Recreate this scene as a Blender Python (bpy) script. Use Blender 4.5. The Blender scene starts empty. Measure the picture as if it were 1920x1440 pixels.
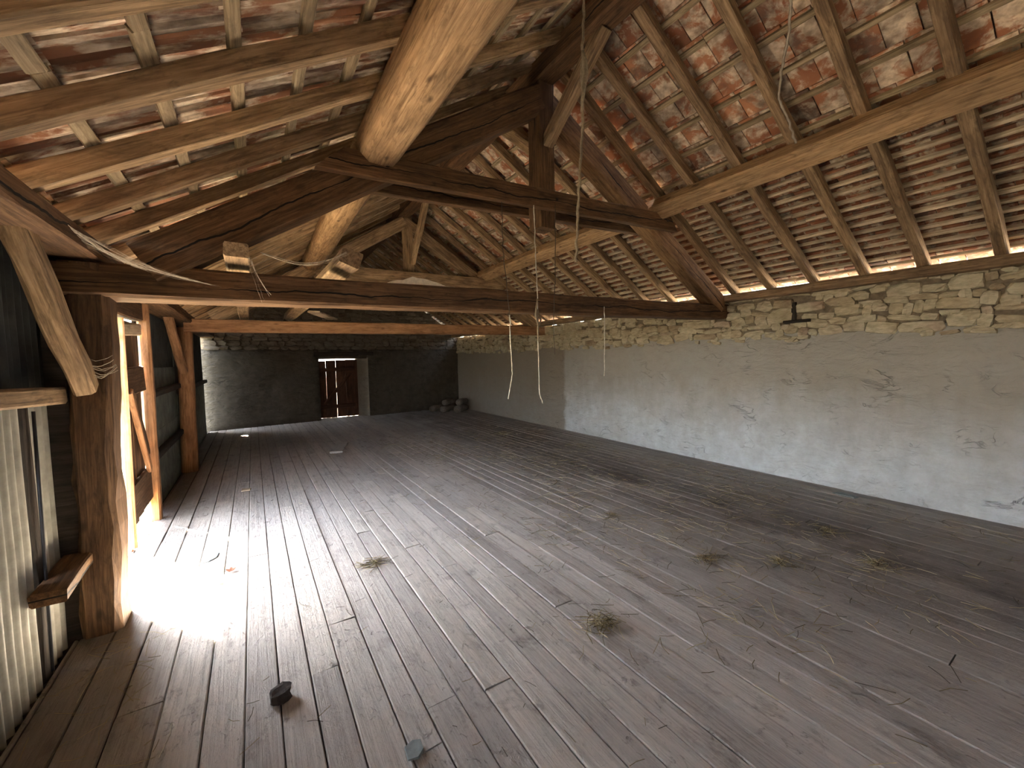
import bpy, bmesh, math, random
from mathutils import Vector, Matrix, noise
random.seed(7)
sc = bpy.context.scene
COL = sc.collection
V = Vector

# ------------------------------------------------------------------ camera
def cam_axes(yaw, pitch, roll):
    cy, sy, cp, sp, cr, sr = math.cos(yaw), math.sin(yaw), math.cos(pitch), math.sin(pitch), math.cos(roll), math.sin(roll)
    f = V((sy*cp, cy*cp, sp)); r = V((cy, -sy, 0)); u = r.cross(f)
    return cr*r + sr*u, cr*u - sr*r, f
cr_, cu_, cf_ = cam_axes(math.radians(32.208), math.radians(-3.542), math.radians(-1.118))
cam = bpy.data.cameras.new('camera'); co = bpy.data.objects.new('camera', cam); COL.objects.link(co)
cam.sensor_width = 36; cam.lens = 770/1920*36; cam.clip_start = .02; cam.clip_end = 500
CAM = V((0, 0, 1.65)); FPX = 770
m = Matrix.Identity(4)
for i in range(3):
    m[i][0], m[i][1], m[i][2], m[i][3] = cr_[i], cu_[i], -cf_[i], CAM[i]
co.matrix_world = m
sc.camera = co
def to_px(p):
    d = V(p) - CAM; z = d.dot(cf_)
    if z < .05: return None
    return 960 + FPX*d.dot(cr_)/z, 720 - FPX*d.dot(cu_)/z, z
def pix_plane(u, v, n, d):
    r = cr_*(u-960) - cu_*(v-720) + cf_*FPX; n = V(n)
    return CAM + r*((d - n.dot(CAM))/n.dot(r))
def pY(u, v, y): return pix_plane(u, v, (0, 1, 0), y)
def pX(u, v, x): return pix_plane(u, v, (1, 0, 0), x)
def pZ(u, v, z=0): return pix_plane(u, v, (0, 0, 1), z)

# ------------------------------------------------------------------ world, sun, exposure
SUN_DIR = V((.582, -.813, -1.53)).normalized()      # direction the sunlight travels
w = bpy.data.worlds.new('sky'); sc.world = w; w.use_nodes = True
nt = w.node_tree; bg = nt.nodes['Background']
sky = nt.nodes.new('ShaderNodeTexSky'); sky.sky_type = 'NISHITA'; sky.sun_disc = False
sky.sun_elevation = math.asin(-SUN_DIR.z); sky.sun_rotation = math.atan2(-SUN_DIR.x, -SUN_DIR.y)
sky.air_density = 1.0; sky.dust_density = 2.0
hs = nt.nodes.new('ShaderNodeHueSaturation'); hs.inputs['Saturation'].default_value = .5
nt.links.new(sky.outputs[0], hs.inputs['Color']); nt.links.new(hs.outputs[0], bg.inputs[0]); bg.inputs[1].default_value = .92
sl = bpy.data.lights.new('sun', 'SUN'); sl.energy = 85; sl.angle = math.radians(.55); sl.color = (1, .90, .75)
so = bpy.data.objects.new('sun', sl); COL.objects.link(so); so.location = (-8, 12, 16)
so.rotation_euler = SUN_DIR.to_track_quat('-Z', 'Y').to_euler()
sc.view_settings.view_transform = 'Standard'; sc.view_settings.look = 'None'
sc.view_settings.gamma = 1; sc.view_settings.use_curve_mapping = False
sc.view_settings.exposure = 2.9
sc.cycles.max_bounces = 10; sc.cycles.diffuse_bounces = 7; sc.cycles.sample_clamp_indirect = 40

# ------------------------------------------------------------------ materials
def mat(name):
    M = bpy.data.materials.new(name); M.use_nodes = True
    n = M.node_tree.nodes; l = M.node_tree.links; b = n['Principled BSDF']
    b.inputs['Specular IOR Level'].default_value = .25
    return M, n, l, b
def ramp(n, l, src, stops):
    r = n.new('ShaderNodeValToRGB'); e = r.color_ramp.elements
    while len(e) < len(stops): e.new(.5)
    for i, (p, c) in enumerate(stops):
        e[i].position = p; e[i].color = (*c, 1) if len(c) == 3 else c
    l.new(src, r.inputs[0]); return r.outputs[0]
def nz(n, l, vec, scale, detail=4, rough=.55, dist=0):
    t = n.new('ShaderNodeTexNoise'); t.inputs['Scale'].default_value = scale; t.inputs['Detail'].default_value = detail
    t.inputs['Roughness'].default_value = rough; t.inputs['Distortion'].default_value = dist
    if vec: l.new(vec, t.inputs['Vector'])
    return t.outputs['Fac']
def mapping(n, l, vec, s):
    mp = n.new('ShaderNodeMapping'); mp.inputs['Scale'].default_value = s; l.new(vec, mp.inputs['Vector']); return mp.outputs[0]
def mix(n, l, fac, a, b, mode='MIX'):
    x = n.new('ShaderNodeMix'); x.data_type = 'RGBA'; x.blend_type = mode
    for s, val in ((x.inputs[0], fac), (x.inputs[6], a), (x.inputs[7], b)):
        if hasattr(val, 'is_linked'): l.new(val, s)
        elif isinstance(val, (int, float)): s.default_value = val
        else: s.default_value = (*val, 1)
    return x.outputs[2]
def math_(n, l, op, a, b=None, clamp=False):
    x = n.new('ShaderNodeMath'); x.operation = op; x.use_clamp = clamp
    for s, val in ((x.inputs[0], a), (x.inputs[1], b)):
        if val is None: continue
        if hasattr(val, 'is_linked'): l.new(val, s)
        else: s.default_value = val
    return x.outputs[0]
def bump(n, l, b, h, strength=.5, dist=.01):
    x = n.new('ShaderNodeBump'); x.inputs['Strength'].default_value = strength; x.inputs['Distance'].default_value = dist
    l.new(h, x.inputs['Height']); l.new(x.outputs[0], b.inputs['Normal'])
def grain_vec(n, l):
    a = n.new('ShaderNodeAttribute'); a.attribute_name = 'grain'
    oi = n.new('ShaderNodeObjectInfo'); cx = n.new('ShaderNodeCombineXYZ')
    r1 = math_(n, l, 'MULTIPLY', oi.outputs['Random'], 41.0); r2 = math_(n, l, 'MULTIPLY', oi.outputs['Random'], 17.0)
    l.new(r1, cx.inputs[0]); l.new(r2, cx.inputs[1]); l.new(r1, cx.inputs[2])
    ad = n.new('ShaderNodeVectorMath'); ad.operation = 'ADD'; l.new(a.outputs['Vector'], ad.inputs[0]); l.new(cx.outputs[0], ad.inputs[1])
    return ad.outputs[0], a.outputs['Vector'], oi.outputs['Random']

def wood(name, dark, mid, light, crack=False, rough=.75, spots=.5):
    M, n, l, b = mat(name)
    g, raw, rnd = grain_vec(n, l)
    fib = nz(n, l, mapping(n, l, g, (1.2, 26, 26)), 2.2, 7, .62, .6)
    blot = nz(n, l, mapping(n, l, g, (1.6, 5, 5)), 1.6, 5, .6)
    c = ramp(n, l, fib, [(.28, dark), (.5, mid), (.72, light)])
    c2 = ramp(n, l, blot, [(.3, (.42, .38, .36)), (.62, (1.05, 1.0, .95))])
    c = mix(n, l, .75, c, c2, 'MULTIPLY')
    st = ramp(n, l, nz(n, l, mapping(n, l, g, (2.2, 9, 9)), 2.7, 6, .7, .8), [(.50, (0, 0, 0)), (.68, (1, 1, 1))])
    c = mix(n, l, math_(n, l, 'MULTIPLY', st, .6), c, tuple(x*.55 for x in dark))
    vo = n.new('ShaderNodeTexVoronoi'); vo.inputs['Scale'].default_value = 1.0
    l.new(mapping(n, l, g, (3.4, 7.5, 7.5)), vo.inputs['Vector'])
    k = ramp(n, l, vo.outputs['Distance'], [(.05, (1, 1, 1)), (.17, (0, 0, 0))])
    km = math_(n, l, 'MULTIPLY', k, spots)
    c = mix(n, l, km, c, tuple(x*.45 for x in dark))
    tone = ramp(n, l, rnd, [(0, (.78, .76, .76)), (1, (1.12, 1.1, 1.06))])
    c = mix(n, l, 1, c, tone, 'MULTIPLY')
    h = fib
    if crack:
        sx = n.new('ShaderNodeSeparateXYZ'); l.new(raw, sx.inputs[0])
        wob = nz(n, l, mapping(n, l, g, (.9, 0, 0)), 1, 5, .6)
        wob = math_(n, l, 'MULTIPLY', math_(n, l, 'SUBTRACT', wob, .5), .22)
        d = math_(n, l, 'ABSOLUTE', math_(n, l, 'SUBTRACT', math_(n, l, 'ADD', sx.outputs[2], wob), -.012))
        wid = ramp(n, l, nz(n, l, mapping(n, l, g, (1.5, .1, .1)), 1, 2), [(.38, (0, 0, 0)), (.6, (1, 1, 1))])
        lim = math_(n, l, 'ADD', math_(n, l, 'MULTIPLY', wid, .006), .0008)
        ck = math_(n, l, 'LESS_THAN', d, lim)
        c = mix(n, l, ck, c, (.008, .006, .005))
        h = math_(n, l, 'SUBTRACT', fib, math_(n, l, 'MULTIPLY', ck, .9))
    l.new(c, b.inputs['Base Color']); b.inputs['Roughness'].default_value = rough
    bump(n, l, b, h, .55, .006)
    return M
W_BEAM = wood('hewn beam wood', (.055, .030, .015), (.135, .076, .038), (.225, .138, .072), crack=True)
W_PRIN_LIT = wood('lit principal wood', (.10, .058, .03), (.27, .165, .085), (.40, .26, .14), crack=True)  # lighter copy of the beam wood, its lit underside put into the colour
W_RAFT = wood('rafter wood', (.13, .09, .052), (.34, .235, .135), (.52, .385, .24))
W_LOG = wood('barked log wood', (.20, .12, .058), (.46, .305, .165), (.60, .43, .25), spots=.85)
W_LATH = wood('lath wood', (.17, .13, .08), (.37, .295, .185), (.54, .45, .30), spots=.2)
W_LATP = wood('pale lit lath', (.42, .34, .23), (.66, .56, .41), (.78, .70, .55), spots=.1)  # lower laths paler: the light on their faces is put into the colour
W_POST = wood('post wood', (.045, .026, .015), (.105, .062, .034), (.19, .118, .065), spots=.7)
W_ORNG = wood('fresh orange pine', (.26, .13, .06), (.42, .235, .12), (.52, .32, .18), spots=.6)
W_PALE = wood('pale split wood', (.42, .33, .22), (.55, .46, .33), (.66, .57, .43), spots=.1)
W_DOOR = wood('dark door boards', (.05, .022, .012), (.10, .045, .025), (.15, .07, .04))
W_DARK = wood('blackened wood', (.02, .016, .013), (.045, .036, .028), (.07, .055, .045))

def tile_material(name, st, dk, lich_lo, red=1):
    M, n, l, b = mat(name)
    g, raw, rnd = grain_vec(n, l)
    g = mapping(n, l, g, st)
    base = ramp(n, l, nz(n, l, g, 2.1, 3), [(.3, (.115, .06, .035)), (.48, (.27, .105, .052)), (.7, (.40, .185, .095))])
    base = mix(n, l, 1-red, base, (.16, .105, .07))
    lich = ramp(n, l, nz(n, l, g, 5.5, 6, .65, .4), [(lich_lo, (0, 0, 0)), (lich_lo+.09, (1, 1, 1))])
    lc = ramp(n, l, nz(n, l, g, 17, 4), [(.3, (.25, .195, .135)), (.5, (.46, .38, .28)), (.75, (.70, .61, .48))])
    c = mix(n, l, math_(n, l, 'MULTIPLY', lich, .88), base, lc)
    soot = ramp(n, l, nz(n, l, g, 3.1, 5, .6), [(.5, (0, 0, 0)), (.64, (1, 1, 1))])
    c = mix(n, l, math_(n, l, 'MULTIPLY', soot, .75), c, (.075, .058, .048))
    tone = ramp(n, l, rnd, [(0, (dk*.72, dk*.7, dk*.7)), (1, (dk*1.2, dk*1.18, dk*1.15))])
    c = mix(n, l, 1, c, tone, 'MULTIPLY')
    l.new(c, b.inputs['Base Color']); b.inputs['Roughness'].default_value = .85
    bump(n, l, b, nz(n, l, raw, 42, 4), .4, .006)
    return M
M_TILE = tile_material('weathered clay tile', (1, 1, 1), 1.32, .45, .85)
M_TILEL = tile_material('sooty interlocking tile', (2.3, .55, 1), 1.5, .45, .5)
M_TILED = tile_material('dark small clay tile', (1.4, 1, 1), .85, .50, .9)

def floor_material():
    M, n, l, b = mat('dusty worn floorboards')
    g, raw, rnd = grain_vec(n, l)
    fib = nz(n, l, mapping(n, l, g, (.8, 22, 22)), 2.6, 8, .65, .9)
    c = ramp(n, l, fib, [(.25, (.20, .182, .158)), (.5, (.42, .388, .35)), (.75, (.55, .515, .47))])
    tc = n.new('ShaderNodeTexCoord'); ob = tc.outputs['Object']
    dust = ramp(n, l, nz(n, l, ob, 1.7, 6, .6), [(.35, (0, 0, 0)), (.65, (1, 1, 1))])
    c = mix(n, l, math_(n, l, 'MULTIPLY', dust, .55), c, (.48, .448, .41))
    spots = ramp(n, l, nz(n, l, mapping(n, l, ob, (1.6, 1, 1)), 3.4, 8, .7, .5), [(.56, (0, 0, 0)), (.70, (1, 1, 1))])
    c = mix(n, l, math_(n, l, 'MULTIPLY', spots, .6), c, (.075, .058, .046))
    chip = ramp(n, l, nz(n, l, mapping(n, l, ob, (1.3, .7, 1)), 19, 6, .72, 1.0), [(.57, (0, 0, 0)), (.66, (1, 1, 1))])
    chip2 = ramp(n, l, nz(n, l, ob, 2.2, 4), [(.42, (0, 0, 0)), (.58, (1, 1, 1))])
    chip = math_(n, l, 'MULTIPLY', chip, chip2)
    c = mix(n, l, math_(n, l, 'MULTIPLY', chip, .6), c, (.10, .08, .066))
    pale = ramp(n, l, nz(n, l, mapping(n, l, g, (3, 9, 9)), 2.3, 6, .7), [(.56, (0, 0, 0)), (.70, (1, 1, 1))])
    c = mix(n, l, math_(n, l, 'MULTIPLY', pale, .5), c, (.56, .51, .45))
    # darkens rightwards: hay soiling plus the doorway light's falloff put into colour
    sx = n.new('ShaderNodeSeparateXYZ'); l.new(ob, sx.inputs[0])
    soil_falloff = ramp(n, l, math_(n, l, 'ADD', math_(n, l, 'MULTIPLY', sx.outputs[0], .16), math_(n, l, 'MULTIPLY', nz(n, l, mapping(n, l, ob, (1, .6, 1)), 1.1, 7, .65), .5)), [(.5, (0, 0, 0)), (1.0, (1, 1, 1))])
    c = mix(n, l, math_(n, l, 'MULTIPLY', soil_falloff, .65), c, (.195, .172, .15))
    edge = math_(n, l, 'ADD', math_(n, l, 'MULTIPLY', sx.outputs[0], -1.6), math_(n, l, 'MULTIPLY', nz(n, l, mapping(n, l, ob, (1, .5, 1)), 1.7, 7, .65), .9))  # left edge: brown dirt plus the corner's shade painted into the boards
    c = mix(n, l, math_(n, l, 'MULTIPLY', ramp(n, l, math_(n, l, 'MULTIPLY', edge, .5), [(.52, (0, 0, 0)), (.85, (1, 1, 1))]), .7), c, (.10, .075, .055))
    ax = math_(n, l, 'DIVIDE', math_(n, l, 'SUBTRACT', sx.outputs[0], 4.15), 1.05)  # dung and hay-dust stain band, its own irregular shape
    band = math_(n, l, 'SUBTRACT', 1.0, math_(n, l, 'ABSOLUTE', ax), True)
    st = math_(n, l, 'MULTIPLY', band, ramp(n, l, nz(n, l, mapping(n, l, ob, (1.3, .55, 1)), 1.5, 9, .72), [(.38, (0, 0, 0)), (.62, (1, 1, 1))]))
    c = mix(n, l, math_(n, l, 'MULTIPLY', st, .88), c, (.052, .038, .036))
    tone = ramp(n, l, rnd, [(0, (.84, .83, .84)), (1, (1.1, 1.09, 1.07))])
    c = mix(n, l, 1, c, tone, 'MULTIPLY')
    l.new(c, b.inputs['Base Color'])
    rr = ramp(n, l, nz(n, l, ob, 5, 5), [(.3, (.55, .55, .55)), (.7, (.75, .75, .75))]); l.new(rr, b.inputs['Roughness'])
    b.inputs['Specular IOR Level'].default_value = .4
    hh = math_(n, l, 'ADD', math_(n, l, 'MULTIPLY', fib, .5), nz(n, l, ob, 15, 8, .68))
    hh = math_(n, l, 'SUBTRACT', hh, math_(n, l, 'MULTIPLY', chip, .5))
    bump(n, l, b, hh, 1.0, .011)
    return M
M_FLOOR = floor_material()

def plaster_material(name, hi, lo, brown, coat=None, rel=.035):
    M, n, l, b = mat(name)
    tc = n.new('ShaderNodeTexCoord'); ob = tc.outputs['Object']
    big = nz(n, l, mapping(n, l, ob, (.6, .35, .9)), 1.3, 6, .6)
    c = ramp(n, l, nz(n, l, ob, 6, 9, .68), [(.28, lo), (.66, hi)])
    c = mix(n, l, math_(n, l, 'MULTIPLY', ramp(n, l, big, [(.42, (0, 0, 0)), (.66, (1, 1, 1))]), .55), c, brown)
    if coat:   # browner upwards: earth washed down, plus the dimmer upper light painted in
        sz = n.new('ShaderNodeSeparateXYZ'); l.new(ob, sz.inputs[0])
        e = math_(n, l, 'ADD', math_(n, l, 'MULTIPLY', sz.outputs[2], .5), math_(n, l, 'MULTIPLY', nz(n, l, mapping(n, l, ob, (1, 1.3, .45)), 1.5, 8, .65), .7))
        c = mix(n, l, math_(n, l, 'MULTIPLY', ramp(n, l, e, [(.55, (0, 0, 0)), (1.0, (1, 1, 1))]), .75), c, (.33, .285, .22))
    mp = n.new('ShaderNodeMapping'); mp.inputs['Rotation'].default_value = (math.radians(24), 0, 0); mp.inputs['Scale'].default_value = (1, 1, 2.6)
    l.new(ob, mp.inputs['Vector']); dv = mp.outputs[0]
    rid = math_(n, l, 'ABSOLUTE', math_(n, l, 'SUBTRACT', nz(n, l, dv, 2.6, 4, .55, 1.1), .5))
    ck = ramp(n, l, rid, [(0, (1, 1, 1)), (.022, (0, 0, 0))])
    mk = ramp(n, l, nz(n, l, ob, 2.7, 3), [(.54, (0, 0, 0)), (.64, (1, 1, 1))])
    ck = math_(n, l, 'MULTIPLY', ck, mk)
    c = mix(n, l, math_(n, l, 'MULTIPLY', ck, .28), c, tuple(x*.35 for x in lo))
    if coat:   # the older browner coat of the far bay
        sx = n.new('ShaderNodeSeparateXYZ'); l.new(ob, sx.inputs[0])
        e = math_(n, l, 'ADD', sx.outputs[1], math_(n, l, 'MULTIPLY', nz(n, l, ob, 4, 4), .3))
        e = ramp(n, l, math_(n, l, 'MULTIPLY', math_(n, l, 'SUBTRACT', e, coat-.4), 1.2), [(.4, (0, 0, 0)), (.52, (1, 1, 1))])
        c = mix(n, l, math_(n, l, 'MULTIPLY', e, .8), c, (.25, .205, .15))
    l.new(c, b.inputs['Base Color']); b.inputs['Roughness'].default_value = .9
    h = math_(n, l, 'SUBTRACT', nz(n, l, dv, 4.2, 9, .62, .6), math_(n, l, 'MULTIPLY', ck, .35))
    bump(n, l, b, h, .9, rel)
    return M
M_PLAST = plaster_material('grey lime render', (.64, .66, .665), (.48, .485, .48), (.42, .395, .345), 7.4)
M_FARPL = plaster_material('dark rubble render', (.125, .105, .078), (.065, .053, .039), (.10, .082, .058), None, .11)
M_JAMB = plaster_material('pale jamb render', (.30, .26, .21), (.22, .19, .155), (.24, .2, .15))
def stone_material(name, cols):
    M, n, l, b = mat(name)
    g, raw, rnd = grain_vec(n, l)
    c = ramp(n, l, nz(n, l, g, 1.1, 2), [(.25, cols[0]), (.42, cols[1]), (.58, cols[2]), (.75, cols[3])])
    c = mix(n, l, .7, c, ramp(n, l, nz(n, l, mapping(n, l, g, (8, 8, 22)), 1.4, 6, .65), [(.3, (.45, .43, .4)), (.65, (1.1, 1.1, 1.1))]), 'MULTIPLY')
    l.new(c, b.inputs['Base Color']); b.inputs['Roughness'].default_value = .9
    bump(n, l, b, nz(n, l, mapping(n, l, g, (10, 10, 26)), 1.5, 7, .65), .6, .02)
    return M
M_STONE = stone_material('schist rubble', [(.34, .25, .165), (.50, .41, .265), (.58, .51, .35), (.43, .31, .22)])
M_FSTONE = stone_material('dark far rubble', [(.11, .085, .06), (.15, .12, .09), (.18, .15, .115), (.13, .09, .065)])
def plain(name, c, rough=.8, var=.35, scale=12, bmp=.3, metal=0):
    M, n, l, b = mat(name)
    tc = n.new('ShaderNodeTexCoord'); f = nz(n, l, tc.outputs['Object'], scale, 6, .6)
    l.new(ramp(n, l, f, [(.3, tuple(x*(1-var) for x in c)), (.7, tuple(min(1, x*(1+var*.6)) for x in c))]), b.inputs['Base Color'])
    b.inputs['Roughness'].default_value = rough; b.inputs['Metallic'].default_value = metal
    bump(n, l, b, f, bmp, .01); return M
M_MORT = plain('earth mortar', (.20, .155, .105), .95, .4, 20, .8)
M_EARTH = plain('outside grass and gravel', (.03, .031, .018), .95, .35, 3)
M_SUB = plain('dark void under boards', (.03, .025, .02), .95)
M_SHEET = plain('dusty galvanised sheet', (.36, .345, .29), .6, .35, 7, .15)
M_SHDK = plain('dark sheet', (.045, .045, .04), .7, .5, 6, .15)  # much darker tone for the upper sheet rows
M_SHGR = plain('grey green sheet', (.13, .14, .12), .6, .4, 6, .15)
M_ROPE = plain('old hemp', (.30, .24, .16), .9, .3, 60)
M_TWINE = plain('pale twine', (.62, .58, .48), .9, .3, 60)
M_TWDK = plain('dark twine', (.10, .08, .06), .9, .3, 60)
M_WEB = plain('dusty cobweb', (.40, .34, .26), .95, .3, 20)
M_SLATE = plain('slate flake', (.20, .23, .23), .7, .25, 25)
M_LEAF = plain('dry brown leaf', (.13, .05, .025), .8, .3, 30)
M_ROCK = plain('dark clod', (.055, .045, .04), .95, .4, 30, .8)
M_STICK = plain('grey twig', (.18, .15, .12), .9, .3, 40)
M_SACK = plain('dirty sacking', (.17, .14, .11), .95, .4, 25, .6)
M_IRON = plain('dark iron strip', (.05, .05, .055), .5, .3, 10)
def straw_material():
    M, n, l, b = mat('straw')
    a = n.new('ShaderNodeAttribute'); a.attribute_name = 'grain'
    sx = n.new('ShaderNodeSeparateXYZ'); l.new(a.outputs['Vector'], sx.inputs[0])
    l.new(ramp(n, l, sx.outputs[0], [(0, (.05, .04, .025)), (.4, (.16, .125, .06)), (.75, (.34, .28, .15)), (1, (.52, .46, .30))]), b.inputs['Base Color'])
    b.inputs['Roughness'].default_value = .7; return M
M_STRAW = straw_material()

# ------------------------------------------------------------------ builders
class MB:
    def __init__(s): s.v = []; s.f = []; s.g = []
    def add(s, vs, fs, gs=None):
        o = len(s.v); s.v += [tuple(x) for x in vs]; s.f += [tuple(i+o for i in f) for f in fs]
        s.g += [tuple(x) for x in (gs if gs is not None else vs)]
    def mesh(s, name, M, smooth=False, closed=True):
        me = bpy.data.meshes.new(name); me.from_pydata(s.v, [], s.f); me.update()
        if closed:
            bm = bmesh.new(); bm.from_mesh(me); bmesh.ops.recalc_face_normals(bm, faces=bm.faces); bm.to_mesh(me); bm.free()
        at = me.attributes.new('grain', 'FLOAT_VECTOR', 'POINT')
        at.data.foreach_set('vector', [c for g in s.g for c in g])
        me.materials.append(M)
        if smooth: me.polygons.foreach_set('use_smooth', [True]*len(me.polygons))
        return me
def put(name, me, parent=None, mw=None):
    o = bpy.data.objects.new(name, me); COL.objects.link(o)
    if mw is not None: o.matrix_world = mw
    if parent:
        o.parent = parent; o.matrix_parent_inverse = Matrix.Translation(-V(parent.location))
    return o
def tag(o, label=None, cat=None, group=None, kind=None):
    for k, x in (('label', label), ('category', cat), ('group', group), ('kind', kind)):
        if x: o[k] = x
    return o
def root(name, loc, label=None, cat=None, group=None, kind=None):
    o = bpy.data.objects.new(name, None); COL.objects.link(o); o.location = loc; o.empty_display_size = .1
    return tag(o, label, cat, group, kind)
def rnd(a): return random.uniform(-a, a)

def beam_into(mb, p0, p1, w_, h_, up=(0, 0, 1), seg=6, bev=.012, jit=.004, bow=.0, taper=1.0, cut0=0, cut1=0):
    """squared timber; cut0/cut1 lengthen the bottom edge at either end"""
    p0, p1 = V(p0), V(p1); a = p1-p0; L = a.length; a.normalize()
    side = a.cross(V(up)).normalized(); un = side.cross(a).normalized()
    off = random.uniform(0, 50); vs = []; gs = []; fs = []
    s0 = random.uniform(0, 99)
    for i in range(seg+1):
        t = i/seg; sc_ = 1+(taper-1)*t
        hw, hh = w_/2*sc_, h_/2*sc_; b = min(bev, hw*.7, hh*.7)
        ou = noise.noise(V((s0, t*3, 0)))*jit*2 + bow*math.sin(math.pi*t); oz = noise.noise(V((s0, t*3, 9)))*jit*2
        for (x, z) in ((hw-b, -hh), (hw, -hh+b), (hw, hh-b), (hw-b, hh), (-hw+b, hh), (-hw, hh-b), (-hw, -hh+b), (-hw+b, -hh)):
            c = 0
            if i == 0: c = -cut0*(.5-z/(2*hh))
            if i == seg: c = cut1*(.5-z/(2*hh))
            x += rnd(jit)+ou; z += rnd(jit)+oz
            vs.append(p0 + a*(L*t+c) + side*x + un*z); gs.append((L*t+c+off, x, z))
    for i in range(seg):
        for k in range(8):
            k2 = (k+1) % 8; fs.append((i*8+k, i*8+k2, i*8+8+k2, i*8+8+k))
    fs.append(tuple(range(7, -1, -1))); fs.append(tuple(seg*8+k for k in range(8)))
    mb.add(vs, fs, gs)
def beam(name, p0, p1, w_, h_, M, parent=None, **k):
    mb = MB(); beam_into(mb, p0, p1, w_, h_, **k); return put(name, mb.mesh(name, M), parent)
def log_into(mb, p0, p1, r0, r1, n=10, seg=8, jit=.008, sq=.0, flat=1.0):
    p0, p1 = V(p0), V(p1); a = p1-p0; L = a.length; a.normalize()
    up = V((0, 0, 1)) if abs(a.z) < .9 else V((0, 1, 0))
    side = a.cross(up).normalized(); un = side.cross(a).normalized(); off = random.uniform(0, 50); s0 = random.uniform(0, 99)
    vs = []; gs = []; fs = []
    for i in range(seg+1):
        t = i/seg; r = r0+(r1-r0)*t
        for k in range(n):
            an = 2*math.pi*k/n; rr = r*(1+.10*noise.noise(V((s0+math.cos(an), math.sin(an), t*4))))
            q = 1+sq*(abs(math.sin(2*an))*.38)
            x, z = math.cos(an)*rr*q+noise.noise(V((s0, t*3, 3)))*jit*2, math.sin(an)*rr*q*flat+noise.noise(V((s0, t*3, 8)))*jit*2
            vs.append(p0+a*(L*t)+side*x+un*z); gs.append((L*t+off, x, z))
    for i in range(seg):
        for k in range(n):
            k2 = (k+1) % n; fs.append((i*n+k, i*n+k2, i*n+n+k2, i*n+n+k))
    fs.append(tuple(range(n-1, -1, -1))); fs.append(tuple(seg*n+k for k in range(n)))
    mb.add(vs, fs, gs)
def log(name, p0, p1, r0, r1, M, parent=None, **k):
    mb = MB(); log_into(mb, p0, p1, r0, r1, **k); return put(name, mb.mesh(name, M, True), parent)
def box_into(mb, lo, hi):
    x0, y0, z0 = lo; x1, y1, z1 = hi
    vs = [(x, y, z) for x in (x0, x1) for y in (y0, y1) for z in (z0, z1)]
    mb.add(vs, [(0, 1, 3, 2), (4, 6, 7, 5), (0, 4, 5, 1), (2, 3, 7, 6), (0, 2, 6, 4), (1, 5, 7, 3)])
def box(name, lo, hi, M, parent=None):
    mb = MB(); box_into(mb, lo, hi); return put(name, mb.mesh(name, M), parent)
def tube_into(mb, pts, r, n=5, gx=None, fray=0):
    pts = [V(p) for p in pts]; vs = []; gs = []; fs = []
    for i, p in enumerate(pts):
        a = (pts[min(i+1, len(pts)-1)]-pts[max(i-1, 0)]).normalized()
        up = V((0, 0, 1)) if abs(a.z) < .9 else V((0, 1, 0))
        s = a.cross(up).normalized(); u = s.cross(a)
        ri = (r[i] if isinstance(r, (list, tuple)) else r)
        for k in range(n):
            an = 2*math.pi*k/n; q = p+(s*math.cos(an)+u*math.sin(an))*ri
            vs.append(q); gs.append(tuple(q) if gx is None else (gx, 0, 0))
    for i in range(len(pts)-1):
        for k in range(n):
            k2 = (k+1) % n; fs.append((i*n+k, i*n+k2, i*n+n+k2, i*n+n+k))
    fs.append(tuple(range(n-1, -1, -1))); fs.append(tuple((len(pts)-1)*n+k for k in range(n)))
    mb.add(vs, fs, gs)
def tube(name, pts, r, M, parent=None, n=5):
    mb = MB(); tube_into(mb, pts, r, n); return put(name, mb.mesh(name, M, True), parent)
def score(p, area=1):
    q = to_px(p)
    if not q: return 0
    u, v, z = q
    s = area/z**2
    if not (-60 < u < 1980 and -60 < v < 1500): s *= .02
    return s

# ------------------------------------------------------------------ dimensions
XL, XR, Y0, YF = -1.0, 5.93, -4.6, 12.8
Y1, Y2 = 3.42, 7.9                   # front faces of the two trusses
def zl(x): return 2.42+(x+.8)*.64    # rafter underside, left slope
def zr(x): return 2.50+(5.85-x)*.645
XRG = 2.62                           # ridge
YFL, YFR = 12.45, 13.1               # the gable wall is a little askew
def yf(x): return YFL+(x-XL)/(XR+.12-XL)*(YFR-YFL)

# ------------------------------------------------------------------ ground and floor
gm = MB(); box_into(gm, (-60, -60, -.6), (60, 70, -.45))
tag(put('ground', gm.mesh('ground', M_EARTH)), 'sunlit grass and gravel ground outside the barn', 'ground', kind='structure')
fm = MB(); box_into(fm, (XL-.12, Y0, -.16), (XR+.35, YFR+.5, -.032))
floor = tag(put('floor', fm.mesh('floor', M_SUB)), 'worn grey floorboards of the barn loft running away from the camera', 'floor', kind='structure')
planks = []
edges = [-.995, -.97, -.80, -.63, -.45, -.27, -.11, .036, .18, .32, .487, .62, .77, .90, 1.06]
while edges[-1] < XR+.1: edges.append(edges[-1]+random.uniform(.128, .165))
for i in range(len(edges)-1):
    y = Y0 + random.uniform(0, 2)*.3 - .3
    while y < YFR+.3:
        L = random.uniform(2.0, 4.4); y1 = min(y+L, YFR+.35)
        planks.append((edges[i], edges[i+1], max(y, Y0), y1)); y = y1
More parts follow.
